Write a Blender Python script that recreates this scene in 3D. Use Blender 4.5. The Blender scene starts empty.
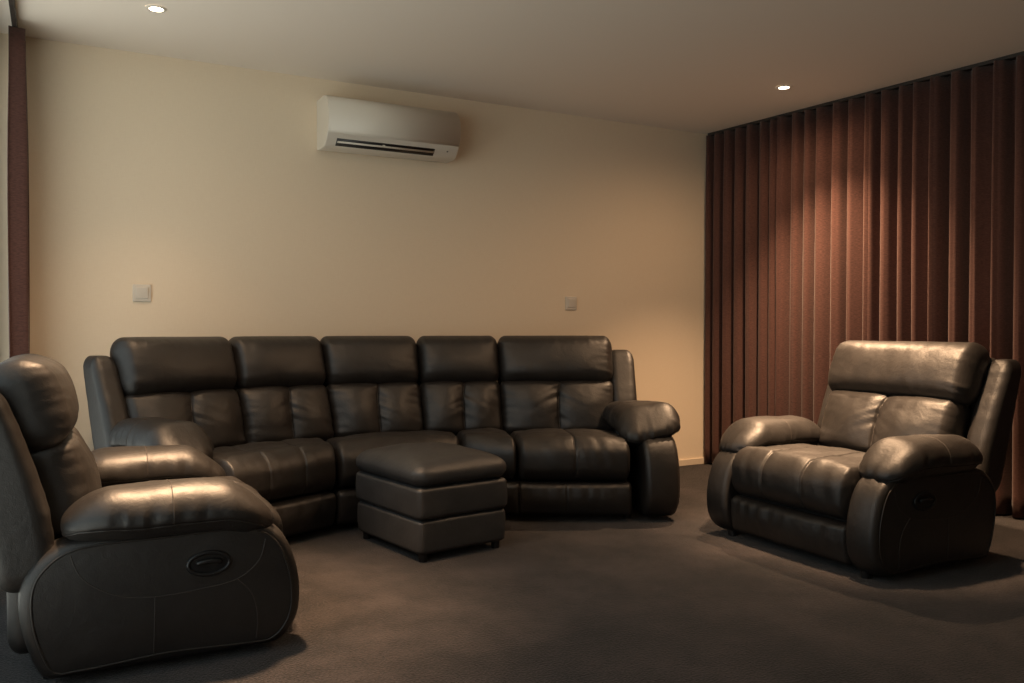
import bpy, bmesh, math, random
from mathutils import Vector, Matrix, noise
random.seed(7)
C = bpy.context.scene.collection
PI = math.pi
V = Vector

# ------------------------------------------------------------------ helpers
ROOM_H = 2.5
CAM = V((-4.359, -4.945, 1.017))
YAW = math.radians(28.46)
CY, SY = math.cos(YAW), math.sin(YAW)

def plan(X, Z):
    """floor position from (right, forward) metres measured from where the photographer stood"""
    return V((CAM.x + X*CY + Z*SY, CAM.y - X*SY + Z*CY))

def smooth(a, b, x):
    t = min(1, max(0, (x-a)/(b-a))); return t*t*(3-2*t)

def n1(x, s=0.0): return noise.noise(V((x, s*7.31+0.37, s*3.17)))
def gauss(x, w): return math.exp(-(x/w)**2)

def link(name, me, mat=None, parent=None, loc=None, rz=None):
    o = bpy.data.objects.new(name, me); C.objects.link(o)
    if mat and me is not None: me.materials.append(mat)
    if parent: o.parent = parent
    if loc is not None: o.location = loc
    if rz is not None: o.rotation_euler = (0, 0, rz)
    return o

def empty(name, loc=(0, 0, 0), rz=0):
    o = bpy.data.objects.new(name, None); C.objects.link(o)
    o.empty_display_size = .1; o.location = loc; o.rotation_euler = (0, 0, rz)
    return o

def tag(o, label, cat, group=None):
    o['label'] = label; o['category'] = cat
    if group: o['group'] = group
    return o

def mesh(name, vs, fs, mat, parent=None, shade=True):
    me = bpy.data.meshes.new(name)
    me.from_pydata([tuple(v) for v in vs], [], fs)
    me.update()
    bm = bmesh.new(); bm.from_mesh(me)
    bmesh.ops.recalc_face_normals(bm, faces=bm.faces)
    bm.to_mesh(me); bm.free()
    if shade: me.polygons.foreach_set('use_smooth', [True]*len(me.polygons))
    return link(name, me, mat, parent)

def tube_data(path, r, closed=False, n=7):
    vs, fs = [], []
    m = len(path)
    prev = None
    for i, p in enumerate(path):
        a = path[(i-1) % m] if (closed or i > 0) else p
        b = path[(i+1) % m] if (closed or i < m-1) else p
        t = (b-a).normalized()
        up = prev if prev is not None else (V((0, 0, 1)) if abs(t.z) < .8 else V((1, 0, 0)))
        s = t.cross(up)
        if s.length < 1e-6: s = t.cross(V((0.3, 1, 0.2)))
        s.normalize(); u = s.cross(t).normalized(); prev = u
        for k in range(n):
            an = 2*PI*k/n
            vs.append(p + (s*math.cos(an)+u*math.sin(an))*r)
    rng = m if closed else m-1
    for i in range(rng):
        j = (i+1) % m
        for k in range(n):
            fs.append((i*n+k, i*n+(k+1) % n, j*n+(k+1) % n, j*n+k))
    if not closed:
        fs.append(tuple(range(n))[::-1]); fs.append(tuple((m-1)*n+k for k in range(n)))
    return vs, fs

def tubes(name, paths, r, mat, parent, closed=False):
    vs, fs = [], []
    for p in paths:
        a, b = tube_data(p, r, closed); o = len(vs)
        vs += a; fs += [tuple(i+o for i in f) for f in b]
    return mesh(name, vs, fs, mat, parent)

class Pillow:
    """rounded box: half extents h, corner radii rv, deformed by fn(p, q)"""
    def __init__(s, h, rv, fn=None):
        s.h = V(h); s.rv = V([min(rv[i], h[i]) for i in range(3)]); s.fn = fn
    def at(s, q):
        P = V((q[0]*s.h.x, q[1]*s.h.y, q[2]*s.h.z))
        inn, d = V(), V()
        for i in range(3):
            lim = s.h[i]-s.rv[i]
            inn[i] = min(lim, max(-lim, P[i])); d[i] = (P[i]-inn[i])/s.rv[i]
        if d.length > 1e-9:
            d.normalize()
            P = V([inn[i]+d[i]*s.rv[i] for i in range(3)])
        return s.fn(P, q) if s.fn else P
    def axis(s, i, step, seams):
        h, r = s.h[i], s.rv[i]
        c = set()
        nk = 6
        for k in range(nk+1):
            t = math.tan(PI/4*k/nk)*r
            c.add(round(h-r+t, 5)); c.add(round(-(h-r+t), 5))
        L = h-r
        n = max(2, int(round(2*L/step)))
        for k in range(n+1): c.add(round(-L+2*L*k/n, 5))
        for sm in seams:
            for dlt in (-.016, -.011, -.007, -.004, 0, .004, .007, .011, .016):
                x = sm+dlt
                if -h < x < h: c.add(round(x, 5))
        c = sorted(c); out = [c[0]]
        for x in c[1:]:
            if x-out[-1] > 6e-4: out.append(x)
        out[-1] = h; out[0] = -h
        return [x/h for x in out]
    def build(s, name, mat, parent=None, step=.016, seams=((), (), ())):
        ax = [s.axis(i, step, seams[i]) for i in range(3)]
        n = [len(a) for a in ax]
        idx, vs, fs = {}, [], []
        def vid(i, j, k):
            key = (i, j, k)
            if key not in idx:
                idx[key] = len(vs); vs.append(s.at((ax[0][i], ax[1][j], ax[2][k])))
            return idx[key]
        for a in range(3):
            b, c = (a+1) % 3, (a+2) % 3
            for side in (0, n[a]-1):
                for i in range(n[b]-1):
                    for j in range(n[c]-1):
                        f = []
                        for di, dj in ((0, 0), (1, 0), (1, 1), (0, 1)):
                            t = [0, 0, 0]; t[a] = side; t[b] = i+di; t[c] = j+dj
                            f.append(vid(*t))
                        fs.append(tuple(f if side else f[::-1]))
        return mesh(name, vs, fs, mat, parent)

def box(name, lo, hi, mat, parent=None, bev=0.0):
    lo, hi = V(lo), V(hi); c = (lo+hi)/2; h = (hi-lo)/2
    bm = bmesh.new()
    bmesh.ops.create_cube(bm, size=2)
    for v in bm.verts: v.co = V((c.x+v.co.x*h.x, c.y+v.co.y*h.y, c.z+v.co.z*h.z))
    if bev: bmesh.ops.bevel(bm, geom=bm.edges[:], offset=bev, segments=3, affect='EDGES', profile=.5)
    me = bpy.data.meshes.new(name); bm.to_mesh(me); bm.free()
    return link(name, me, mat, parent)

def catmull(pts, n=10):
    out = []; m = len(pts)
    for i in range(m):
        p0, p1, p2, p3 = (V(pts[(i+k-1) % m]) for k in range(4))
        for k in range(n):
            t = k/n
            out.append(.5*((2*p1)+(p2-p0)*t+(2*p0-5*p1+4*p2-p3)*t*t+(3*p1-p0-3*p2+p3)*t**3))
    return out

class Slab:
    """upholstered panel: star shaped outline in (y,z), thickness along x, rounded edge, domed faces"""
    N = 120
    def __init__(s, outline, th, r, dome, xf=None):
        pts = catmull(outline, 12)
        ys = [p[0] for p in pts]; zs = [p[1] for p in pts]
        s.c = V(((min(ys)+max(ys))/2, (min(zs)+max(zs))/2))
        pol = sorted((math.atan2(p[1]-s.c[1], p[0]-s.c[0]), (p-s.c).length) for p in pts)
        s.pol = pol; s.th = th; s.r = r; s.dome = dome; s.xf = xf or (lambda p: p)
    def R(s, a):
        a = (a+PI) % (2*PI)-PI
        pol = s.pol
        if a <= pol[0][0] or a >= pol[-1][0]:
            a0, r0 = pol[-1]; a1, r1 = pol[0]; a1 += 2*PI
            if a < a0: a += 2*PI
            t = (a-a0)/(a1-a0+1e-9); return r0+(r1-r0)*t
        lo, hi = 0, len(pol)-1
        while hi-lo > 1:
            m = (lo+hi)//2
            if pol[m][0] <= a: lo = m
            else: hi = m
        t = (a-pol[lo][0])/(pol[hi][0]-pol[lo][0]+1e-9)
        return pol[lo][1]+(pol[hi][1]-pol[lo][1])*t
    def face(s, y, z, side, off=0):
        d = V((y, z))-s.c; a = math.atan2(d[1], d[0])
        rho = d.length/(s.R(a)-s.r)
        return s.xf(V((side*(s.th/2+s.dome*(1-min(1, rho)**2.5)+off), y, z)))
    def edge(s, side, f=0.0, n=140, off=0):
        """closed loop just where the rounded edge meets the face (f=0) or on the rim (f=1)"""
        out = []
        for k in range(n):
            a = 2*PI*k/n; th = f*PI/2
            R = s.R(a)-s.r+math.sin(th)*(s.r+off)
            x = side*(s.th/2-s.r+math.cos(th)*(s.r+off))
            out.append(s.xf(V((x, s.c[0]+R*math.cos(a), s.c[1]+R*math.sin(a)))))
        return out
    def build(s, name, mat, parent):
        N = s.N; vs, fs = [], []
        prof = []
        for rho in (.12, .25, .4, .55, .68, .8, .9, .96): prof.append(('c', rho, 1))
        for k in range(0, 7): prof.append(('e', k*PI/12, 1))
        for x in (.5, 0, -.5): prof.append(('s', x, 0))
        for k in range(6, -1, -1): prof.append(('e', k*PI/12, -1))
        for rho in (.96, .9, .8, .68, .55, .4, .25, .12): prof.append(('c', rho, -1))
        hx = s.th/2
        for kind, t, side in prof:
            for k in range(N):
                a = 2*PI*k/N; R0 = s.R(a); Ri = R0-s.r
                if kind == 'c': R = Ri*t; x = side*(hx+s.dome*(1-t**2.5))
                elif kind == 'e': R = Ri+s.r*math.sin(t); x = side*(hx-s.r+s.r*math.cos(t))
                else: R = R0+.004*(1-abs(t)); x = t*(hx-s.r)
                vs.append(s.xf(V((x, s.c[0]+R*math.cos(a), s.c[1]+R*math.sin(a)))))
        M = len(prof)
        for i in range(M-1):
            for k in range(N):
                fs.append((i*N+k, i*N+(k+1) % N, (i+1)*N+(k+1) % N, (i+1)*N+k))
        c1 = len(vs); vs.append(s.xf(V((hx+s.dome, s.c[0], s.c[1]))))
        c2 = len(vs); vs.append(s.xf(V((-hx-s.dome, s.c[0], s.c[1]))))
        for k in range(N):
            fs.append((c1, (k+1) % N, k)); fs.append((c2, (M-1)*N+k, (M-1)*N+(k+1) % N))
        return mesh(name, vs, fs, mat, parent)

# ------------------------------------------------------------------ materials
def new_mat(name):
    m = bpy.data.materials.new(name); m.use_nodes = True
    nt = m.node_tree; b = nt.nodes['Principled BSDF']
    return m, nt, b

def simple(name, col, rough=.5, metal=0, spec=.5):
    m, nt, b = new_mat(name)
    b.inputs['Base Color'].default_value = (*col, 1); b.inputs['Roughness'].default_value = rough
    b.inputs['Metallic'].default_value = metal; b.inputs['Specular IOR Level'].default_value = spec
    return m

def node(nt, t, **kw):
    n = nt.nodes.new(t)
    for k, v in kw.items(): setattr(n, k, v)
    return n

def leather_mat(name, c0, c1):
    m, nt, b = new_mat(name); L = nt.links
    tc = node(nt, 'ShaderNodeTexCoord')
    n1_ = node(nt, 'ShaderNodeTexNoise'); n1_.inputs['Scale'].default_value = 9; n1_.inputs['Detail'].default_value = 6
    n1_.inputs['Roughness'].default_value = .65
    L.new(tc.outputs['Object'], n1_.inputs['Vector'])
    cr = node(nt, 'ShaderNodeValToRGB')
    cr.color_ramp.elements[0].position = .3; cr.color_ramp.elements[0].color = (*c0, 1)
    cr.color_ramp.elements[1].position = .75; cr.color_ramp.elements[1].color = (*c1, 1)
    L.new(n1_.outputs['Fac'], cr.inputs['Fac']); L.new(cr.outputs['Color'], b.inputs['Base Color'])
    rr = node(nt, 'ShaderNodeMapRange'); rr.inputs['To Min'].default_value = .40; rr.inputs['To Max'].default_value = .54
    L.new(n1_.outputs['Fac'], rr.inputs['Value']); L.new(rr.outputs['Result'], b.inputs['Roughness'])
    b.inputs['Specular IOR Level'].default_value = .6
    vo = node(nt, 'ShaderNodeTexVoronoi'); vo.inputs['Scale'].default_value = 330
    L.new(tc.outputs['Object'], vo.inputs['Vector'])
    w = node(nt, 'ShaderNodeTexNoise'); w.inputs['Scale'].default_value = 34; w.inputs['Detail'].default_value = 4
    w.inputs['Distortion'].default_value = .5
    L.new(tc.outputs['Object'], w.inputs['Vector'])
    b1 = node(nt, 'ShaderNodeBump'); b1.inputs['Strength'].default_value = .14; b1.inputs['Distance'].default_value = .002
    L.new(vo.outputs['Distance'], b1.inputs['Height'])
    b2 = node(nt, 'ShaderNodeBump'); b2.inputs['Strength'].default_value = .13; b2.inputs['Distance'].default_value = .012
    L.new(w.outputs['Fac'], b2.inputs['Height']); L.new(b1.outputs['Normal'], b2.inputs['Normal'])
    L.new(b2.outputs['Normal'], b.inputs['Normal'])
    return m

def carpet_mat():
    m, nt, b = new_mat('carpet'); L = nt.links
    tc = node(nt, 'ShaderNodeTexCoord')
    a = node(nt, 'ShaderNodeTexNoise'); a.inputs['Scale'].default_value = 3.2; a.inputs['Detail'].default_value = 8; a.inputs['Roughness'].default_value = .7
    f = node(nt, 'ShaderNodeTexNoise'); f.inputs['Scale'].default_value = 130; f.inputs['Detail'].default_value = 3
    for t in (a, f): L.new(tc.outputs['Object'], t.inputs['Vector'])
    mx = node(nt, 'ShaderNodeMath', operation='ADD')
    L.new(a.outputs['Fac'], mx.inputs[0]); L.new(f.outputs['Fac'], mx.inputs[1])
    cr = node(nt, 'ShaderNodeValToRGB')
    cr.color_ramp.elements[0].position = .43; cr.color_ramp.elements[0].color = (.0135, .0124, .0124, 1)
    cr.color_ramp.elements[1].position = .60; cr.color_ramp.elements[1].color = (.050, .0415, .0410, 1)
    hf = node(nt, 'ShaderNodeMath', operation='MULTIPLY'); hf.inputs[1].default_value = .5
    L.new(mx.outputs[0], hf.inputs[0]); L.new(hf.outputs[0], cr.inputs['Fac']); L.new(cr.outputs['Color'], b.inputs['Base Color'])
    b.inputs['Roughness'].default_value = .95; b.inputs['Specular IOR Level'].default_value = .1
    b.inputs['Sheen Weight'].default_value = .15
    bp = node(nt, 'ShaderNodeBump'); bp.inputs['Strength'].default_value = .9; bp.inputs['Distance'].default_value = .008
    L.new(f.outputs['Fac'], bp.inputs['Height']); L.new(bp.outputs['Normal'], b.inputs['Normal'])
    return m

def wallpaper_mat():
    m, nt, b = new_mat('wallpaper'); L = nt.links
    tc = node(nt, 'ShaderNodeTexCoord')
    mp = node(nt, 'ShaderNodeMapping'); mp.inputs['Scale'].default_value = (260, 260, 22)
    mp2 = node(nt, 'ShaderNodeMapping'); mp2.inputs['Scale'].default_value = (22, 22, 260)
    L.new(tc.outputs['Object'], mp.inputs['Vector']); L.new(tc.outputs['Object'], mp2.inputs['Vector'])
    a = node(nt, 'ShaderNodeTexNoise'); a.inputs['Scale'].default_value = 1; a.inputs['Detail'].default_value = 3
    c = node(nt, 'ShaderNodeTexNoise'); c.inputs['Scale'].default_value = 1; c.inputs['Detail'].default_value = 3
    L.new(mp.outputs['Vector'], a.inputs['Vector']); L.new(mp2.outputs['Vector'], c.inputs['Vector'])
    ad = node(nt, 'ShaderNodeMath', operation='ADD'); L.new(a.outputs['Fac'], ad.inputs[0]); L.new(c.outputs['Fac'], ad.inputs[1])
    hf = node(nt, 'ShaderNodeMath', operation='MULTIPLY'); hf.inputs[1].default_value = .5; L.new(ad.outputs[0], hf.inputs[0])
    cr = node(nt, 'ShaderNodeValToRGB')
    cr.color_ramp.elements[0].position = .3; cr.color_ramp.elements[0].color = (.79, .675, .525, 1)
    cr.color_ramp.elements[1].position = .7; cr.color_ramp.elements[1].color = (.83, .72, .565, 1)
    L.new(hf.outputs[0], cr.inputs['Fac']); L.new(cr.outputs['Color'], b.inputs['Base Color'])
    b.inputs['Roughness'].default_value = .75; b.inputs['Specular IOR Level'].default_value = .25
    bp = node(nt, 'ShaderNodeBump'); bp.inputs['Strength'].default_value = .15; bp.inputs['Distance'].default_value = .002
    L.new(hf.outputs[0], bp.inputs['Height']); L.new(bp.outputs['Normal'], b.inputs['Normal'])
    return m

def fabric_mat(name, c0, c1):
    m, nt, b = new_mat(name); L = nt.links
    tc = node(nt, 'ShaderNodeTexCoord')
    mp = node(nt, 'ShaderNodeMapping'); mp.inputs['Scale'].default_value = (60, 60, 260)
    L.new(tc.outputs['Object'], mp.inputs['Vector'])
    a = node(nt, 'ShaderNodeTexNoise'); a.inputs['Scale'].default_value = 1; a.inputs['Detail'].default_value = 4
    L.new(mp.outputs['Vector'], a.inputs['Vector'])
    cr = node(nt, 'ShaderNodeValToRGB')
    cr.color_ramp.elements[0].position = .35; cr.color_ramp.elements[0].color = (*c0, 1)
    cr.color_ramp.elements[1].position = .7; cr.color_ramp.elements[1].color = (*c1, 1)
    L.new(a.outputs['Fac'], cr.inputs['Fac']); L.new(cr.outputs['Color'], b.inputs['Base Color'])
    b.inputs['Roughness'].default_value = .85; b.inputs['Specular IOR Level'].default_value = .2
    b.inputs['Sheen Weight'].default_value = .2; b.inputs['Sheen Roughness'].default_value = .5
    bp = node(nt, 'ShaderNodeBump'); bp.inputs['Strength'].default_value = .2; bp.inputs['Distance'].default_value = .002
    L.new(a.outputs['Fac'], bp.inputs['Height']); L.new(bp.outputs['Normal'], b.inputs['Normal'])
    return m

def plaster_mat():
    m, nt, b = new_mat('ceiling_paint'); L = nt.links
    tc = node(nt, 'ShaderNodeTexCoord')
    a = node(nt, 'ShaderNodeTexNoise'); a.inputs['Scale'].default_value = 60; a.inputs['Detail'].default_value = 4
    L.new(tc.outputs['Object'], a.inputs['Vector'])
    b.inputs['Base Color'].default_value = (.84, .775, .70, 1); b.inputs['Roughness'].default_value = .9
    b.inputs['Specular IOR Level'].default_value = .2
    bp = node(nt, 'ShaderNodeBump'); bp.inputs['Strength'].default_value = .05; bp.inputs['Distance'].default_value = .002
    L.new(a.outputs['Fac'], bp.inputs['Height']); L.new(bp.outputs['Normal'], b.inputs['Normal'])
    return m

M = {}
M['leather'] = leather_mat('leather', (.0125, .0110, .0103), (.021, .0184, .0170))
M['leather_grey'] = leather_mat('grey_leather', (.033, .0335, .0350), (.048, .0482, .0495))
M['thread'] = simple('leather_stitching', (.048, .040, .035), .6)
M['welt'] = simple('leather_welt', (.024, .020, .0175), .45)
M['dark'] = simple('black_underlining', (.012, .011, .011), .9)
M['black'] = simple('black_plastic', (.012, .012, .013), .32)
M['carpet'] = carpet_mat()
M['wall'] = wallpaper_mat()
M['ceil'] = plaster_mat()
M['curtain'] = fabric_mat('curtain_fabric', (.066, .030, .024), (.108, .050, .041))
M['trim'] = simple('cream_gloss_paint', (.70, .60, .47), .4)
M['white'] = simple('white_plastic', (.66, .62, .55), .38)
M['track'] = simple('dark_track', (.025, .020, .018), .5)
M['alu'] = simple('pale_window_frame', (.62, .62, .60), .4)

def emit(name, col, s):
    m = bpy.data.materials.new(name); m.use_nodes = True; nt = m.node_tree
    nt.nodes.remove(nt.nodes['Principled BSDF'])
    e = node(nt, 'ShaderNodeEmission'); e.inputs['Color'].default_value = (*col, 1); e.inputs['Strength'].default_value = s
    nt.links.new(e.outputs[0], nt.nodes['Material Output'].inputs['Surface']); return m
M['lamp'] = emit('lamp_glow', (1, .80, .58), 14)

def glass_mat():
    m = bpy.data.materials.new('window_glass'); m.use_nodes = True; nt = m.node_tree; L = nt.links
    nt.nodes.remove(nt.nodes['Principled BSDF'])
    t = node(nt, 'ShaderNodeBsdfTransparent'); t.inputs['Color'].default_value = (.93, .96, .95, 1)
    g = node(nt, 'ShaderNodeBsdfGlossy'); g.inputs['Roughness'].default_value = .02
    mx = node(nt, 'ShaderNodeMixShader'); mx.inputs['Fac'].default_value = .06
    L.new(t.outputs[0], mx.inputs[1]); L.new(g.outputs[0], mx.inputs[2]); L.new(mx.outputs[0], nt.nodes['Material Output'].inputs['Surface'])
    return m
M['glass'] = glass_mat()

# ------------------------------------------------------------------ setting
LW, FW = -4.64, -6.3       # left wall x, wall behind the photographer y
WIN_Y0, WIN_Y1, WIN_Z0, WIN_Z1 = -.12, -4.0, .06, 2.36

def struct(o): o['kind'] = 'structure'; return o
struct(box('floor', (LW-.15, FW-.15, -.12), (.95, .15, 0), M['carpet']))
struct(box('ceiling', (LW-.15, FW-.15, ROOM_H), (.95, .15, ROOM_H+.12), M['ceil']))
struct(box('wall_back', (LW-.15, 0, 0), (.27, .15, ROOM_H), M['wall']))
TILT = math.radians(5)
wr = struct(box('wall_right', (0, FW-.1, 0), (.15, .0, ROOM_H), M['wall']))
wr.location = (.12, 0, 0); wr.rotation_euler = (0, 0, TILT)
struct(box('wall_front', (LW-.15, FW-.15, 0), (.95, FW, ROOM_H), M['wall']))
def ring_wall(name, x0, x1):
    bm = bmesh.new()
    def b(lo, hi):
        r = bmesh.ops.create_cube(bm, size=1)
        for v in r['verts']:
            v.co = V([(lo[i]+hi[i])/2+v.co[i]*(hi[i]-lo[i]) for i in range(3)])
    b((x0, WIN_Y0, 0), (x1, 0, ROOM_H)); b((x0, FW, 0), (x1, WIN_Y1, ROOM_H))
    b((x0, WIN_Y1, 0), (x1, WIN_Y0, WIN_Z0)); b((x0, WIN_Y1, WIN_Z1), (x1, WIN_Y0, ROOM_H))
    me = bpy.data.meshes.new(name); bm.to_mesh(me); bm.free()
    return struct(link(name, me, M['wall']))
ring_wall('wall_left', LW-.15, LW)
struct(box('baseboard_back', (LW, -.014, 0), (.12, -.0005, .048), M['trim'], bev=.003))

# window in the left wall
win = empty('window_1', (LW-.08, (WIN_Y0+WIN_Y1)/2, WIN_Z0)); win['kind'] = 'structure'
def wbox(name, lo, hi, mat):
    o = box(name, V(lo)-win.location, V(hi)-win.location, mat, win, bev=.004); return o
x0, x1 = LW-.11, LW-.05
wbox('window_frame', (x0, WIN_Y0-.06, WIN_Z0), (x1, WIN_Y0, WIN_Z1), M['alu'])
wbox('window_frame', (x0, WIN_Y1, WIN_Z0), (x1, WIN_Y1+.06, WIN_Z1), M['alu'])
wbox('window_frame', (x0, WIN_Y1+.06, WIN_Z1-.06), (x1, WIN_Y0-.06, WIN_Z1), M['alu'])
wbox('window_frame', (x0, WIN_Y1+.06, WIN_Z0), (x1, WIN_Y0-.06, WIN_Z0+.06), M['alu'])
wbox('window_mullion', (x0, (WIN_Y0+WIN_Y1)/2-.03, WIN_Z0+.06), (x1, (WIN_Y0+WIN_Y1)/2+.03, WIN_Z1-.06), M['alu'])
ym = (WIN_Y0+WIN_Y1)/2
for a, c in ((WIN_Y1+.06, ym-.03), (ym+.03, WIN_Y0-.06)):
    wbox('glass_pane', (LW-.084, a, WIN_Z0+.06), (LW-.078, c, WIN_Z1-.06), M['glass'])

# ------------------------------------------------------------------ curtains
def curtain_mesh(name, path_fn, L, period, amp, z0, z1, seed, mat, parent, nv=22, th=.004):
    """path_fn(s, off) -> (x, y); folds run the full height and wander slightly"""
    ss, ph, s = [], [], 0.0
    rnd = random.Random(seed)
    knots = [(0.0, 0.0)]; n = 0
    while s < L:
        s += period*rnd.uniform(.72, 1.32); n += 1; knots.append((s, 2*PI*n))
    amps = [amp*rnd.uniform(.6, 1.25) for _ in range(n+2)]
    nu = int(n*18)
    def phase(x):
        for i in range(len(knots)-1):
            if x <= knots[i+1][0]:
                t = (x-knots[i][0])/(knots[i+1][0]-knots[i][0]); return knots[i][1]+t*2*PI, i, t
        return knots[-1][1], len(knots)-2, 1
    vs, fs = [], []
    for j in range(nv+1):
        v = j/nv; z = z1+(z0-z1)*v
        for i in range(nu+1):
            x = L*i/nu
            xx = min(L, max(0, x+.012*n1(x*5, seed)*v+.010*n1(x*9+v*1.3, seed+3)*v))
            p, k, t = phase(xx)
            a = amps[k]*(1-t)+amps[min(k+1, len(amps)-1)]*t
            a *= (.82+.18*smooth(0, .25, v))
            c = math.cos(p)
            off = a*(c*(1.12-.12*c*c)) + .25*a*math.sin(2*p+amps[k]*90) + .006*n1(xx*3+v*2, seed+1)
            skew = .10*period*math.sin(p)*v*.6
            X, Y = path_fn(min(L, max(0, x+skew)), off)
            vs.append(V((X, Y, z)))
    w = nu+1
    for j in range(nv):
        for i in range(nu):
            fs.append((j*w+i, j*w+i+1, (j+1)*w+i+1, (j+1)*w+i))
    me = bpy.data.meshes.new(name); me.from_pydata([tuple(v) for v in vs], [], fs); me.update()
    me.polygons.foreach_set('use_smooth', [True]*len(me.polygons))
    o = link(name, me, mat, parent)
    md = o.modifiers.new('cloth_thickness', 'SOLIDIFY'); md.thickness = th; md.offset = 0
    return o

rc = empty('curtain', (.005+2.6*math.sin(TILT), -2.6*math.cos(TILT), 0), TILT)
tag(rc, 'wide dark plum brown pleated curtain covering the whole right side of the room', 'curtain')
RCL = 5.2
o = curtain_mesh('curtain_fabric', lambda s, off: (-off, 2.58-s), RCL, .104, .044, .012, 2.482, 3, M['curtain'], rc)
o = box('curtain_track', (-.022, -2.62, 2.480), (.022, 2.575, 2.4995), M['track'], rc)

lc = empty('curtain', (-4.512, -.16, 0))
tag(lc, 'narrow bundle of dark brown curtain drawn back beside the left window', 'curtain')
curtain_mesh('curtain_fabric', lambda s, off: (.008-off, .105-s),   .25, .058, .036, .012, 2.450, 11, M['curtain'], lc)
box('curtain_track', (-.012, -3.9, 2.452), (.008, .14, 2.4995), M['track'], lc)

# ------------------------------------------------------------------ upholstery pieces
def lerp(a, b, t): return a+(b-a)*t

def seat_fn(quad, zc, seams, crown, seed, hx, hy, hz, rad=.5):
    FL, FR, BL, BR = quad
    def fn(p, q):
        x, y, z = p
        u, v = x/hx, y/hy
        cx = (1-abs(u)**3)
        # crown on the top, full roll at the front
        top = smooth(-.2, 1, z/hz)
        z2 = z + top*crown*cx*(1-.55*abs(v)**3) - top*.028*smooth(.25, 1, v)
        fr = smooth(.55, 1, -v)
        y2 = y - fr*.020*cx*(1-(z/hz)**2)
        for s in seams:
            g = gauss(x-s, .0055)*.0075 + gauss(x-s, .03)*.004
            z2 -= g*top; y2 += g*fr
            w = math.exp(-abs(x-s)/.045)
            z2 += top*w*.0050*n1(y*55, seed+s*10); y2 += fr*w*.0040*n1(z*60, seed+s*9)
        # gathers along the side seams and over the front roll
        ed = math.exp(-(hx-abs(x))/.05)
        z2 += top*ed*.009*n1(y*46, seed+(1 if x > 0 else 2))
        z2 += top*(.009*noise.noise(V((x*7, y*7, seed)))+.003*noise.noise(V((x*22, y*22, seed))))
        y2 -= fr*.0060*n1(x*30+z*8, seed+5)*smooth(-.9, 0, z/hz)*.8
        s_, t_ = (x/hx+1)/2, (y2/hy+1)/2
        P = lerp(lerp(FL, FR, s_), lerp(BL, BR, s_), t_)
        return V((P.x, P.y, zc+z2))
    return fn

def seat(quad, parent, zc=.325, hz=.112, seams=(), crown=.022, seed=1, step=.016):
    hx = ((quad[1]-quad[0]).length+(quad[3]-quad[2]).length)/4
    hy = ((quad[2]-quad[0]).length+(quad[3]-quad[1]).length)/4
    sm = [s*hx for s in seams]
    P = Pillow((hx, hy, hz), (.035, .085, .085), seat_fn(quad, zc, sm, crown, seed, hx, hy, hz))
    o = P.build('seat_cushion', M['leather'], parent, step, (sm, (), ()))
    paths = []
    for s in seams:
        pa = []
        for k in range(40): pa.append(P.at((s, .8-1.8*k/39, 1)))
        for k in range(1, 22): pa.append(P.at((s, -1, 1-1.9*k/21)))
        paths.append(pa)
    if paths: tubes('stitching', paths, .0016, M['thread'], o)
    return o

def kick(quad, parent, z0=.035, z1=.212, depth=.10, seed=1, name='footrest', tuck=.025, seams=()):
    """front panel under the seat cushion"""
    FL, FR, BL, BR = quad
    hx = (FR-FL).length/2; hz = (z1-z0)/2; zc = (z0+z1)/2
    nrm = ((BL+BR)/2-(FL+FR)/2).normalized()
    ax = (FR-FL).normalized(); perp = V((-ax.y, ax.x))
    if perp.dot(nrm) < 0: perp = -perp
    sm = [s*hx for s in seams]
    def fn(p, q):
        x, y, z = p
        fr = smooth(.2, 1, -y/(depth/2))
        y2 = y - fr*.014*(1-(z/hz)**2)*(1-abs(x/hx)**4)
        y2 += fr*.009*n1(x*26+z*9*n1(x*4, seed), seed)*smooth(-1, .6, z/hz)
        y2 += tuck*smooth(.3, -1, z/hz)*.6
        for s in sm: y2 += fr*(gauss(x-s, .006)*.006)
        P = lerp(FL, FR, (x/hx+1)/2) + perp*(depth/2+.004+y2)
        return V((P.x, P.y, zc+z))
    return Pillow((hx, depth/2, hz), (.02, .035, .03), fn).build(name, M['leather'], parent, .014, (sm, (), ()))

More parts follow.
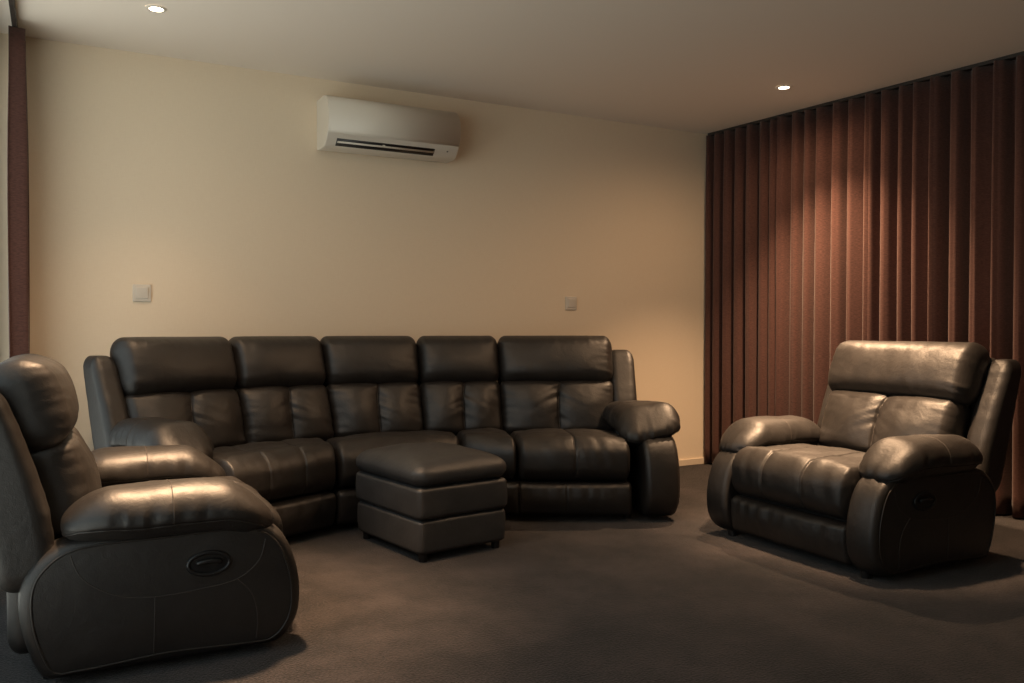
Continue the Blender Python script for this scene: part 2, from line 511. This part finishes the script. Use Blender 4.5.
def back(C0, C1, T0, T1, parent, zc=.40, zt=.968, split=.545, seed=1, th=.075, yseam=True, head_th=.086, seamx=0.0, head_k=1.0):
    """lower back cushion and headrest of one section between boundary lines C->T (plan points)"""
    ax = (C1-C0).normalized(); nrm = V((ax.y, -ax.x))      # horizontal, towards the sitter
    hx = ((C1-C0).length+(T1-T0).length)/4
    H = zt-zc
    hx0 = hx
    mid = ((T0+T1)-(C0+C1))/2; lean = -mid.dot(nrm)/H
    def place(x, w, d):
        t = w/H
        P = lerp(lerp(C0, C1, (x/hx0+1)/2), lerp(T0, T1, (x/hx0+1)/2), t) + nrm*d
        return V((P.x, P.y, zc+w+d*lean*.75))
    hl = H*split/2
    sx = seamx*hx
    def low(p, q):
        x, d, z = p[0], -p[1], p[2]
        u, w = x/hx, z/hl
        fr = smooth(-.3, 1, d/th)
        slant = sx + .02*smooth(.2, 1, w)
        dx = x-slant
        wv = (1-abs(u)**4)*(1-.45*(w-.08)**2)
        lobe = math.sin(PI*min(1, abs(dx)/hx))**.8 if abs(dx) < hx else 0
        d2 = d + fr*wv*(.022+.030*lobe*(1-.55*w*w))
        d2 -= fr*(gauss(dx, .006)*.008+gauss(dx, .035)*.010)
        pk = math.exp(-abs(dx)/.060)*gauss(w-.10, .60)
        d2 += fr*pk*.017*n1(z*52+abs(dx)*26+(9 if dx > 0 else 0), seed)
        ed = math.exp(-(hx-abs(x))/.045)
        d2 += fr*ed*.012*n1(z*60+x*9, seed+4)
        d2 += fr*(.010*noise.noise(V((x*6, z*6, seed*3)))+.002*noise.noise(V((x*19, z*19, seed))))
        return place(x, hl+z, d2-.02)
    P = Pillow((hx+.004, th, hl), (.045, .062, .05), low)
    o = P.build('back_cushion', M['leather'], parent, .0105, ((sx, sx+.01, sx+.02), (), ()))
    pa = []
    for k in range(50):
        qz = -.95+1.9*k/49
        xx = (sx+.02*smooth(.2, 1, qz))/hx
        pa.append(P.at((xx, -1, qz)))
    tubes('stitching', [pa], .0016, M['thread'], o)
    # headrest roll
    hh = H*(1-split)/2+.012
    def head(p, q):
        x, d, z = p[0], -p[1], p[2]
        u, w = x/hx, z/hh
        fr = smooth(-.3, 1, d/head_th)
        d2 = d + fr*.042*(1-abs(u)**3.5)*(1-.75*(w+.05)**2)
        z2 = z + .010*smooth(.2, 1, w)*(1-abs(u)**2.5) - .010*fr*smooth(.2, 1, -w)
        ed = math.exp(-(hx-abs(x))/.05)
        d2 += fr*ed*.012*n1(z*55+x*8, seed+8)
        d2 += fr*(.008*noise.noise(V((x*5, z*5, seed*5)))+.0012*noise.noise(V((x*18, z*18, seed))))
        d2 += fr*.0060*n1(x*34+z*7, seed+2)*smooth(.1, 1, abs(w))
        return place(x, H-hh+z, d2-.012)
    hx = hx*head_k+.003
    Pillow((hx, head_th, hh), (.055, .078, .078), head).build('headrest', M['leather'], parent, .014)
    return o

def wing(B, T, parent, fwd, z0=.44, z1=.90, w=.062, d=.095, seed=1):
    """bolster standing beside the back cushions, base point B, top point T (plan)"""
    ax = V((-fwd.y, fwd.x)); hz = (z1-z0)/2
    def fn(p, q):
        x, y, z = p
        t = (z/hz+1)/2
        dd = y*(1-.28*smooth(.3, 1, t))
        if y < 0: dd -= .02*math.sin(PI*t)
        P = lerp(B, T, t) + ax*x - fwd*dd
        xx = .003*n1(z*30, seed)
        return V((P.x+fwd.x*xx, P.y+fwd.y*xx, z0+hz+z))
    P = Pillow((w, d, hz), (.045, .05, .07), fn)
    o = P.build('back_wing', M['leather'], parent, .016)
    for side in (-1, 1):
        pass
    return o

ARM_OUT = [(a*.885, b*.90 if b > .1 else b) for a, b in [(-.385, .03), (-.445, .09), (-.462, .20), (-.445, .32), (-.395, .425), (-.30, .478), (-.10, .492), (.15, .486),
           (.31, .462), (.395, .395), (.425, .31), (.415, .18), (.365, .04), (.30, .026), (0, .024), (-.30, .024)]]

def arm(parent, xc, outer, handle=False, xf=None, th=.155, detail=True, pad_w=.132, pad_x=None, seed=1, tilt=0.0):
    """arm: side panel with piping and stitching, and the padded top. outer = +1/-1 side of the panel that faces away from the seat"""
    X = xf or (lambda p: p)
    sl = Slab(ARM_OUT, th, .034, .010, lambda p: X(V((p.x+xc, p.y, p.z))))
    o = sl.build('side_panel', M['leather'], parent)
    tubes('piping', [sl.edge(outer, .04, off=.001)], .0032, M['welt'], o, closed=True)
    if detail:
        def fp(pts):
            pts = [V((a*.885, b*.9, 0)) for a, b in pts]
            out = []
            for i in range(len(pts)-1):
                p0 = pts[max(0, i-1)]; p1 = pts[i]; p2 = pts[i+1]; p3 = pts[min(len(pts)-1, i+2)]
                for k in range(10):
                    t = k/10
                    c = .5*((2*p1)+(p2-p0)*t+(2*p0-5*p1+4*p2-p3)*t*t+(3*p1-p0-3*p2+p3)*t**3)
                    out.append(sl.face(c.x, c.y, outer, .0004))
            return out
        tubes('stitching', [fp([(.28, .43), (.245, .35), (.15, .285), (.03, .262), (-.12, .268), (-.235, .285), (-.31, .34), (-.335, .42)]),
                            fp([(.03, .262), (.032, .16), (.035, .05)]),
                            fp([(-.235, .285), (-.285, .225), (-.305, .14), (-.30, .055)])], .0017, M['thread'], o)
    if handle:
        hy, hz_ = -.125, .318
        c = [sl.face(hy+.060*math.cos(a)*(1 if abs(math.cos(a)) < .99 else 1), hz_+.034*math.sin(a), outer, .004)
             for a in [2*PI*k/40 for k in range(40)]]
        tubes('handle_bezel', [c], .0065, M['black'], o, closed=True)
        # oval dish and lever
        vs, fs = [], []
        rings = [(1, .003), (.85, .0035), (.6, .004), (.3, .004)]
        for f, off in rings:
            for k in range(40):
                a = 2*PI*k/40
                vs.append(sl.face(hy+.060*f*math.cos(a), hz_+.034*f*math.sin(a), outer, off))
        for i in range(3):
            for k in range(40):
                fs.append((i*40+k, i*40+(k+1) % 40, (i+1)*40+(k+1) % 40, (i+1)*40+k))
        fs.append(tuple(120+k for k in range(40)))
        h = mesh('handle_cup', vs, fs, M['black'], o)
        lv = [sl.face(hy-.035+.07*k/10, hz_+.004+.006*math.sin(PI*k/10), outer, .008+.006*math.sin(PI*k/10)) for k in range(11)]
        tubes('recline_lever', [lv], .008, M['black'], o)
    # padded top
    px = xc if pad_x is None else pad_x
    hx, hy, hz = pad_w, .300, .078
    yc, zc = -.028, .478
    def fn(p, q):
        x, y, z = p
        v = y/hy; lo = smooth(-.15, -.5, z/hz)
        w = 1 - .10*lo - .05*smooth(.4, 1, v)
        x2 = x*w; y2 = y - lo*(-.03)*smooth(.3, 1, -v)
        z2 = z + .014*smooth(0, 1, z/hz)*(1-abs(v)**2.2) 
        z2 -= .050*smooth(.45, 1, -v) + .012*smooth(.5, 1, v)
        z2 += tilt*x/hx*smooth(-.6, .8, -v)
        rad = max(abs(x)/hx, 0)
        # gathers above the welt
        up = gauss(z/hz-.05, .45)
        g = n1((y if abs(x) > .6*hx else x)*48, seed+(3 if x > 0 else 6))
        k = 1+.085*up*g*smooth(.2, 1, max(rad, abs(v)))
        x2 *= k; y2 += -.014*up*g*smooth(.5, 1, -v)
        z2 += .008*noise.noise(V((x*9, y*7, seed)))
        # groove at welt
        gr = gauss(z/hz+.30, .10)
        x2 *= 1-.03*gr
        return X(V((px+x2, yc+y2, zc+z2)))
    P = Pillow((hx, hy, hz), (.105, .15, .080), fn)
    po = P.build('arm_pad', M['leather'], parent, .014, ((), (), (-.30*hz,)))
    loop = []
    qz = -.30
    n = 24
    for k in range(n): loop.append(P.at((-1+2*k/n, -1, qz)))
    for k in range(40): loop.append(P.at((1, -1+2*k/40, qz)))
    for k in range(n): loop.append(P.at((1-2*k/n, 1, qz)))
    for k in range(40): loop.append(P.at((-1, 1-2*k/40, qz)))
    tubes('piping', [loop], .0034, M['welt'], po, closed=True)
    sv = []
    for k in range(31):
        a = k/30
        q = (-1, .02, -.25+1.25*a*3) if a < 1/3 else ((-1+2*(a-1/3)*3, .02, 1) if a < 2/3 else (1, .02, 1-1.25*(a-2/3)*3))
        sv.append(P.at(q))
    tubes('stitching', [sv], .0016, M['thread'], po)
    return o

def foot(parent, x, y, h=.045, r=.022):
    vs, fs = tube_data([V((x, y, 0)), V((x, y, h*.5)), V((x, y, h))], r, n=14)
    return mesh('foot', vs, fs, M['black'], parent, shade=False)

# ------------------------------------------------------------------ recliner armchairs
def recliner(loc, rz, label, handle_side, rec=.425):
    t = empty('recliner_armchair', (loc[0], loc[1], 0), rz)
    tag(t, label, 'armchair', 'recliner armchairs')
    W = .354
    q = [V((-W, -.390)), V((W, -.390)), V((-W, .17)), V((W, .17))]
    seat(q, t, seams=(-.34, .34), seed=2, crown=.026)
    kick(q, t, seed=4)
    C0, C1, T0, T1 = V((-W-.005, .225)), V((W+.005, .225)), V((-W-.01, rec)), V((W+.01, rec))
    back(C0, C1, T0, T1, t, seed=6, seamx=-.02, zt=.958, head_k=1.09)
    for s in (-1, 1):
        arm(t, s*.434, s, handle=(s == handle_side), seed=3+s)
        wing(V((s*.425, .355)), V((s*.435, rec+.085)), t, V((0, -1)), seed=5+s, z0=.28, z1=.885, d=.082)
    # rear shell
    def fn(p, qq):
        x, y, z = p
        zz = z+.485
        yy = .365+(rec-.295)*smooth(.25, .9, zz) - .02*(1-(x/.42)**2)*0
        return V((x*(1-.05*smooth(.6, .9, zz)), yy+y, zz))
    Pillow((.43, .045, .405), (.04, .04, .06), fn).build('back_shell', M['leather'], t, .03)
    box('base_frame', (-.33, -.33, .045), (.33, .34, .24), M['dark'], t)
    for sx in (-1, 1):
        for y in (-.32, .30): foot(t, sx*.40, y)
    return t

lr = recliner((-4.070, -1.735), math.radians(89.5), 'dark brown leather recliner armchair at the left, side on, its back to the window', -1, .39)
lr.scale = (1, 1, .970)
recliner((-1.100, -2.205), math.radians(-91.5), 'dark brown leather recliner armchair facing left in front of the pleated curtain', 1, .45)

# ------------------------------------------------------------------ sectional sofa
sofa_o = plan(-.35, 4.7)
so = empty('sectional_sofa', (sofa_o.x, sofa_o.y, 0))
tag(so, 'curved five-section dark brown leather sofa along the cream back wall', 'sofa')
def L2(X, Z): return plan(X, Z)-sofa_o
Cc = [L2(-1.722, 3.888), L2(-1.349, 4.35), L2(-.962, 4.67), L2(-.494, 4.85), L2(-.041, 4.946), L2(.618, 4.946)]
Fr = [L2(-1.235, 3.70), L2(-.865, 4.19), L2(-.27, 4.56), L2(.035, 4.425), L2(.632, 4.415)]
Bk = [L2(-1.70, 3.96), L2(-1.06, 4.62), L2(-.345, 4.90), L2(-.041, 4.966), L2(.590, 4.966)]
seat([Fr[0], Fr[1], Bk[0], Bk[1]], so, seams=(-.34, .34), seed=11)
seat([Fr[1], Fr[2], Bk[1], Bk[2]], so, seams=(), seed=12)
seat([Fr[2], Fr[3], Bk[2], Bk[3]], so, seams=(), seed=13)
seat([Fr[3], Fr[4], Bk[3], Bk[4]], so, seams=(0.0,), seed=14)
kick([Fr[0], Fr[1], Bk[0], Bk[1]], so, seed=21, name='footrest')
kick([Fr[1], Fr[2], Bk[1], Bk[2]], so, seed=22, name='front_panel')
kick([Fr[2], Fr[3], Bk[2], Bk[3]], so, seed=23, name='front_panel')
kick([Fr[3], Fr[4], Bk[3], Bk[4]], so, seed=24, name='footrest', seams=(-.15,))
# back sections
RL = .205
dirs = [math.radians(a) for a in (50, 45, 38, 20, 12, 2)]
def offs(i, r): return Cc[i] + (L2(-math.sin(dirs[i])*r, math.cos(dirs[i])*r)-L2(0, 0))
Cb = [offs(i, .055) for i in range(6)]
Tb = [offs(i, .055+RL) for i in range(6)]
for i in range(5):
    back(Cb[i], Cb[i+1], Tb[i], Tb[i+1], so, zc=.39, zt=.982, seed=31+i*2, th=.07, head_th=.08)
def fwd_of(a, b):
    d = (b-a).normalized(); return V((d.y, -d.x))
# arms
f1 = fwd_of(Cc[0], Cc[1]); 
def arm_at(base, fwd, outer, **kw):
    ax = V((-fwd.y, fwd.x))
    def xf(p): 
        P = base + ax*p.x - fwd*p.y
        return V((P.x, P.y, p.z*1.07))
    return arm(so, 0, outer, xf=xf, **kw)
fl1 = fwd_of(Fr[0], Fr[1])
ax1 = V((-fl1.y, fl1.x))
arm_at(Fr[0] - ax1*.105 - fl1*.43, fl1, -1, pad_w=.145, th=.18, seed=41)
fl5 = fwd_of(Fr[3], Fr[4]); ax5 = V((-fl5.y, fl5.x))
ra = math.radians(9)
f5a = V((fl5.x*math.cos(ra)-fl5.y*math.sin(ra), fl5.x*math.sin(ra)+fl5.y*math.cos(ra)))
arm_at(Fr[4] + ax5*.10 - fl5*.40, f5a, 1, pad_w=.175, th=.185, seed=43, detail=False, pad_x=-.022, tilt=.028)
# wings beside the end backs
wing(Cb[0]-f1*.03 - ax1*.052, Tb[0]-f1*.03 - ax1*.052, so, f1, seed=51, z0=.30, z1=.895)
f5 = fwd_of(Cc[4], Cc[5])
wing(Cb[5]-f5*.0 + ax5*.060, Tb[5]-f5*.03 + ax5*.060, so, f5, seed=53, z0=.30, z1=.895, w=.075)
# rear shells
for i in range(5):
    a0, a1 = Cb[i], Cb[i+1]; b0, b1 = Tb[i], Tb[i+1]
    ax = (a1-a0).normalized(); nr = V((ax.y, -ax.x)); hx = (b1-b0).length/2
    def fn(p, q, a0=a0, a1=a1, b0=b0, b1=b1, nr=nr, hx=hx):
        x, y, z = p; zz = z+.46; s_ = (x/hx+1)/2
        t = smooth(.2, .9, zz)
        P = lerp(lerp(a0, a1, s_), lerp(b0, b1, s_), .55+.45*t) - nr*(.062+y)
        return V((P.x, P.y, zz))
    Pillow((hx, .03, .40), (.02, .028, .05), fn).build('back_shell', M['leather'], so, .04)
# underframe
vs = []; fs = []
Fi = [lerp(Fr[i], Bk[i], .27) for i in range(5)]
outl = Fi + [lerp(Cb[i], lerp(Fr[min(4, i)], Bk[min(4, i)], .5), .1) for i in (5, 4, 3, 2, 1, 0)]
for z in (.045, .22):
    for p in outl: vs.append(V((p.x, p.y, z)))
n = len(outl)
for i in range(n): fs.append((i, (i+1) % n, n+(i+1) % n, n+i))
fs.append(tuple(range(n))[::-1]); fs.append(tuple(range(n, 2*n)))
mesh('base_frame', vs, fs, M['dark'], so, shade=False)
for p in (Fi[0], Fi[2], Fi[4], outl[5], outl[7], outl[10]): foot(so, p.x, p.y)

# ------------------------------------------------------------------ ottoman
oc = plan(-.400, 3.640)
rot = math.radians(9)
LX, LY = .485, .61
ux, uy = V((math.cos(rot), math.sin(rot))), V((-math.sin(rot), math.cos(rot)))
cen = oc + ux*LX/2 + uy*LY/2
ot = empty('ottoman', (cen.x, cen.y, 0), rot)
tag(ot, 'square-edged dark leather storage ottoman with padded lid in front of the sofa', 'ottoman')
hx, hy = LX/2, LY/2
def tier(name, z0, z1, grow, seed, bul):
    hz = (z1-z0)/2
    def fn(p, q):
        x, y, z = p
        k = 1+bul*(1-(z/hz)**2)
        return V((x*k+.003*noise.noise(V((y*9, z*12, seed))), y*k+.003*noise.noise(V((x*9, z*12, seed+2))), (z0+z1)/2+z))
    P = Pillow((hx+grow, hy+grow, hz), (.03, .03, .022), fn)
    o = P.build(name, M['leather_grey'], ot, .02)
    return o, P
def corner_stitch(P, o):
    paths = []
    for sx, sy in ((-1, -1), (1, -1), (-1, 1), (1, 1)):
        for dq in (0,):
            tubes('stitching', [[P.at((sx*.94, sy, -.9+1.8*k/12)) for k in range(13)]], .0014, M['thread'], o)
a, P = tier('lower_box', .032, .188, -.006, 1, .012); corner_stitch(P, a)
a, P = tier('upper_box', .186, .330, 0, 4, .012); corner_stitch(P, a)
hz = .052
def lidfn(p, q):
    x, y, z = p
    top = smooth(-.2, 1, z/hz)
    z2 = z + top*.040*(1-abs(x/hx)**2.5)*(1-abs(y/hy)**2.5)
    ed = max(abs(x)/hx, abs(y)/hy)
    z2 += .003*n1((x+y)*40, 3)*smooth(.7, 1, ed)*top
    z2 += .004*noise.noise(V((x*8, y*8, 2)))*top
    return V((x, y, .376+z2))
P = Pillow((hx+.012, hy+.012, hz), (.07, .07, .048), lidfn)
lid = P.build('lid', M['leather_grey'], ot, .016)
for sx in (-1, 1):
    for sy in (-1, 1): foot(ot, sx*(hx-.045), sy*(hy-.045), .04, .02)

# ------------------------------------------------------------------ air conditioner
AX0, AX1 = -2.990, -2.168
AZ0, AZ1 = 2.067, 2.367
ac = empty('air_conditioner', ((AX0+AX1)/2, 0, AZ0))
tag(ac, 'white wall-mounted split air conditioner high on the cream back wall', 'air conditioner')
AW = AX1-AX0
prof = [(-.001, 0.012), (-.001, .300), (-.130, .300), (-.172, .294), (-.205, .279), (-.232, .252), (-.248, .215), (-.254, .175),
        (-.252, .140), (-.243, .102), (-.226, .066), (-.200, .033), (-.174, .010), (-.152, .002), (-.05, .001)]
def extrude_profile(name, prof, x0, x1, mat, parent, bev=.006):
    bm = bmesh.new()
    a = [bm.verts.new((x0, y, z)) for y, z in prof]
    b = [bm.verts.new((x1, y, z)) for y, z in prof]
    n = len(prof)
    for i in range(n): bm.faces.new((a[i], a[(i+1) % n], b[(i+1) % n], b[i]))
    ca = bm.faces.new(a[::-1]); cb = bm.faces.new(b)
    bmesh.ops.recalc_face_normals(bm, faces=bm.faces)
    if bev:
        ed = list(ca.edges)+list(cb.edges)
        bmesh.ops.bevel(bm, geom=ed, offset=bev, segments=3, affect='EDGES', profile=.5)
    me = bpy.data.meshes.new(name); bm.to_mesh(me); bm.free()
    for p in me.polygons: p.use_smooth = abs(p.normal.x) < .5
    return link(name, me, mat, parent)
def fy(z):
    pts = [(y, zz) for y, zz in prof if y < -.09]
    pts.sort(key=lambda t: t[1])
    for i in range(len(pts)-1):
        if pts[i][1] <= z <= pts[i+1][1]:
            t = (z-pts[i][1])/(pts[i+1][1]-pts[i][1]); return pts[i][0]+(pts[i+1][0]-pts[i][0])*t
    return pts[0][0] if z < pts[0][1] else pts[-1][0]
extrude_profile('casing', prof, -AW/2, AW/2, M['white'], ac)
def skin(name, z0, z1, xa, xb, off, mat, n=14, th=.004):
    out = [(fy(z0+(z1-z0)*k/n)-off, z0+(z1-z0)*k/n) for k in range(n+1)]
    inn = [(y+th, z) for y, z in out[::-1]]
    return extrude_profile(name, out+inn, xa, xb, mat, ac, bev=0)
skin('front_panel', .072, .284, -AW/2+.006, AW/2-.006, .0035, M['white'], th=.006)
skin('air_outlet', .010, .046, -AW/2+.060, AW/2-.155, .0012, M['black'], n=6)
skin('louver', .024, .032, -AW/2+.066, AW/2-.160, .006, M['white'], n=4)
skin('indicator_lamp', .036, .042, AW/2-.075, AW/2-.066, .0015, M['black'], n=2)
# small end caps on the louver hinge
box('louver_clip', (-.075, fy(.036)-.006, .032), (-.060, fy(.036)+.01, .037), M['white'], ac)

# ------------------------------------------------------------------ wall switches
def switch(x, z, label, w=.092):
    t = empty('light_switch', (x, 0, z)); tag(t, label, 'light switch', 'wall switches')
    Pillow((w/2, .0045, w/2), (.006, .003, .006), lambda p, q: V((p.x, -.0048+p.y, p.z))).build('plate', M['white'], t, .02)
    Pillow((w*.34, .003, w*.34), (.004, .0025, .004), lambda p, q: V((p.x, -.0115+p.y-.0015*q[2], p.z))).build('rocker', M['white'], t, .02)
    return t
switch(-3.942, 1.216, 'small square light switch on the wall above the left end of the sofa')
switch(-1.216, 1.202, 'small square light switch on the wall above the right end of the sofa')

# ------------------------------------------------------------------ downlights
WARM = (1.0, .63, .36)
def downlight(p, label, energy, spill, size=104, blend=.75, name='downlight', aim=None, soft=.03):
    t = empty(name, (p[0], p[1], ROOM_H)); 
    if label: tag(t, label, 'downlight', 'ceiling downlights')
    vs, fs = [], []
    prof = [(.030, -.001), (.032, -.006), (.042, -.006), (.047, -.0005)]
    N = 40
    for r, z in prof:
        for k in range(N):
            vs.append(V((r*math.cos(2*PI*k/N), r*math.sin(2*PI*k/N), z)))
    for i in range(len(prof)-1):
        for k in range(N): fs.append((i*N+k, i*N+(k+1) % N, (i+1)*N+(k+1) % N, (i+1)*N+k))
    mesh('trim_ring', vs, fs, M['white'], t)
    vs = [V((.0335*math.cos(2*PI*k/N), .0335*math.sin(2*PI*k/N), -.0045)) for k in range(N)]
    vs += [V((.0335*math.cos(2*PI*k/N), .0335*math.sin(2*PI*k/N), -.0005)) for k in range(N)]
    fs = [tuple(range(N))[::-1], tuple(range(N, 2*N))]+[(k, (k+1) % N, N+(k+1) % N, N+k) for k in range(N)]
    mesh('lamp_lens', vs, fs, M['lamp'], t, shade=False)
    ld = bpy.data.lights.new('spot', 'SPOT'); ld.energy = energy; ld.color = WARM
    ld.spot_size = math.radians(size); ld.spot_blend = blend; ld.shadow_soft_size = soft
    lo = bpy.data.objects.new('spot_beam', ld); C.objects.link(lo); lo.parent = t; lo.location = (0, 0, -.035)
    if aim: lo.rotation_euler = (V(aim)-V((p[0], p[1], ROOM_H-.035))).to_track_quat('-Z', 'Y').to_euler()
    ld = bpy.data.lights.new('spill', 'SPOT'); ld.energy = spill; ld.color = WARM
    ld.spot_size = math.radians(172); ld.spot_blend = .8; ld.shadow_soft_size = .035
    lo = bpy.data.objects.new('spill_light', ld); C.objects.link(lo); lo.parent = t; lo.location = (0, 0, -.035)
    return t
d1 = plan(-1.64, 3.916); d2 = plan(1.66, 5.178)
PW = dict(d1b=37, d1s=.3, d2b=400, d2s=25, lb=760, ls=34, cb=900, cs=54, ground=2.5, sky=1.2)
downlight(d1, 'lit ceiling downlight above the left end of the sofa', PW['d1b'], PW['d1s'], size=84, blend=1)
downlight(d2, 'lit ceiling downlight close to the pleated curtain', PW['d2b'], PW['d2s'], size=100, blend=1, aim=(d2.x+.03, d2.y-.22, 0))
# lamps further forward on the same ceiling, above the frame
downlight((-3.88, -1.85), 'lit ceiling downlight above the left armchair', PW['lb'], PW['ls'], size=56, blend=1, soft=.09)
downlight((-1.52, -2.33), 'lit ceiling downlight above the middle of the carpet', PW['cb'], PW['cs'], size=50, blend=1, aim=(-1.0, -2.15, .6), soft=.07)

# ------------------------------------------------------------------ daylight
w = bpy.data.worlds.new('World'); bpy.context.scene.world = w; w.use_nodes = True
nt = w.node_tree; bg = nt.nodes['Background']
tc = node(nt, 'ShaderNodeTexCoord'); sp = node(nt, 'ShaderNodeSeparateXYZ'); nt.links.new(tc.outputs['Generated'], sp.inputs[0])
mr = node(nt, 'ShaderNodeMapRange'); mr.inputs['From Min'].default_value = -.06; mr.inputs['From Max'].default_value = .06
nt.links.new(sp.outputs['Z'], mr.inputs['Value'])
mxc = node(nt, 'ShaderNodeMix', data_type='RGBA'); nt.links.new(mr.outputs['Result'], mxc.inputs['Factor'])
mxc.inputs['A'].default_value = (PW['ground'], PW['ground']*.95, PW['ground']*.86, 1)      # below the horizon: made-up glow, added to light the ceiling
mxc.inputs['B'].default_value = (PW['sky']*.86, PW['sky']*.95, PW['sky'], 1)      # sky, set dimmer than the added glow to spare floor and furniture
nt.links.new(mxc.outputs['Result'], bg.inputs['Color']); bg.inputs['Strength'].default_value = 1.0
ld = bpy.data.lights.new('window_portal', 'AREA'); ld.shape = 'RECTANGLE'; ld.size = WIN_Z1-WIN_Z0; ld.size_y = WIN_Y0-WIN_Y1
ld.cycles.is_portal = True
lo = bpy.data.objects.new('window_portal', ld); C.objects.link(lo)
lo.location = (LW-.16, ym, (WIN_Z0+WIN_Z1)/2); lo.rotation_euler = (0, -PI/2, 0)

# ------------------------------------------------------------------ camera
cd = bpy.data.cameras.new('camera'); cam = bpy.data.objects.new('camera', cd); C.objects.link(cam)
cd.sensor_width = 36; cd.lens = 845/1024*36; cd.clip_start = .02
cam.location = CAM; cam.rotation_euler = (PI/2-math.atan(11.5/845), 0, -YAW)
sc = bpy.context.scene; sc.camera = cam
vsn = sc.view_settings
vsn.view_transform = 'Standard'; vsn.look = 'None'; vsn.gamma = 1; vsn.use_curve_mapping = False
vsn.exposure = 0.0
sc.cycles.use_denoising = True
sc.cycles.max_bounces = 10; sc.cycles.diffuse_bounces = 6
sc.cycles.sample_clamp_indirect = 8
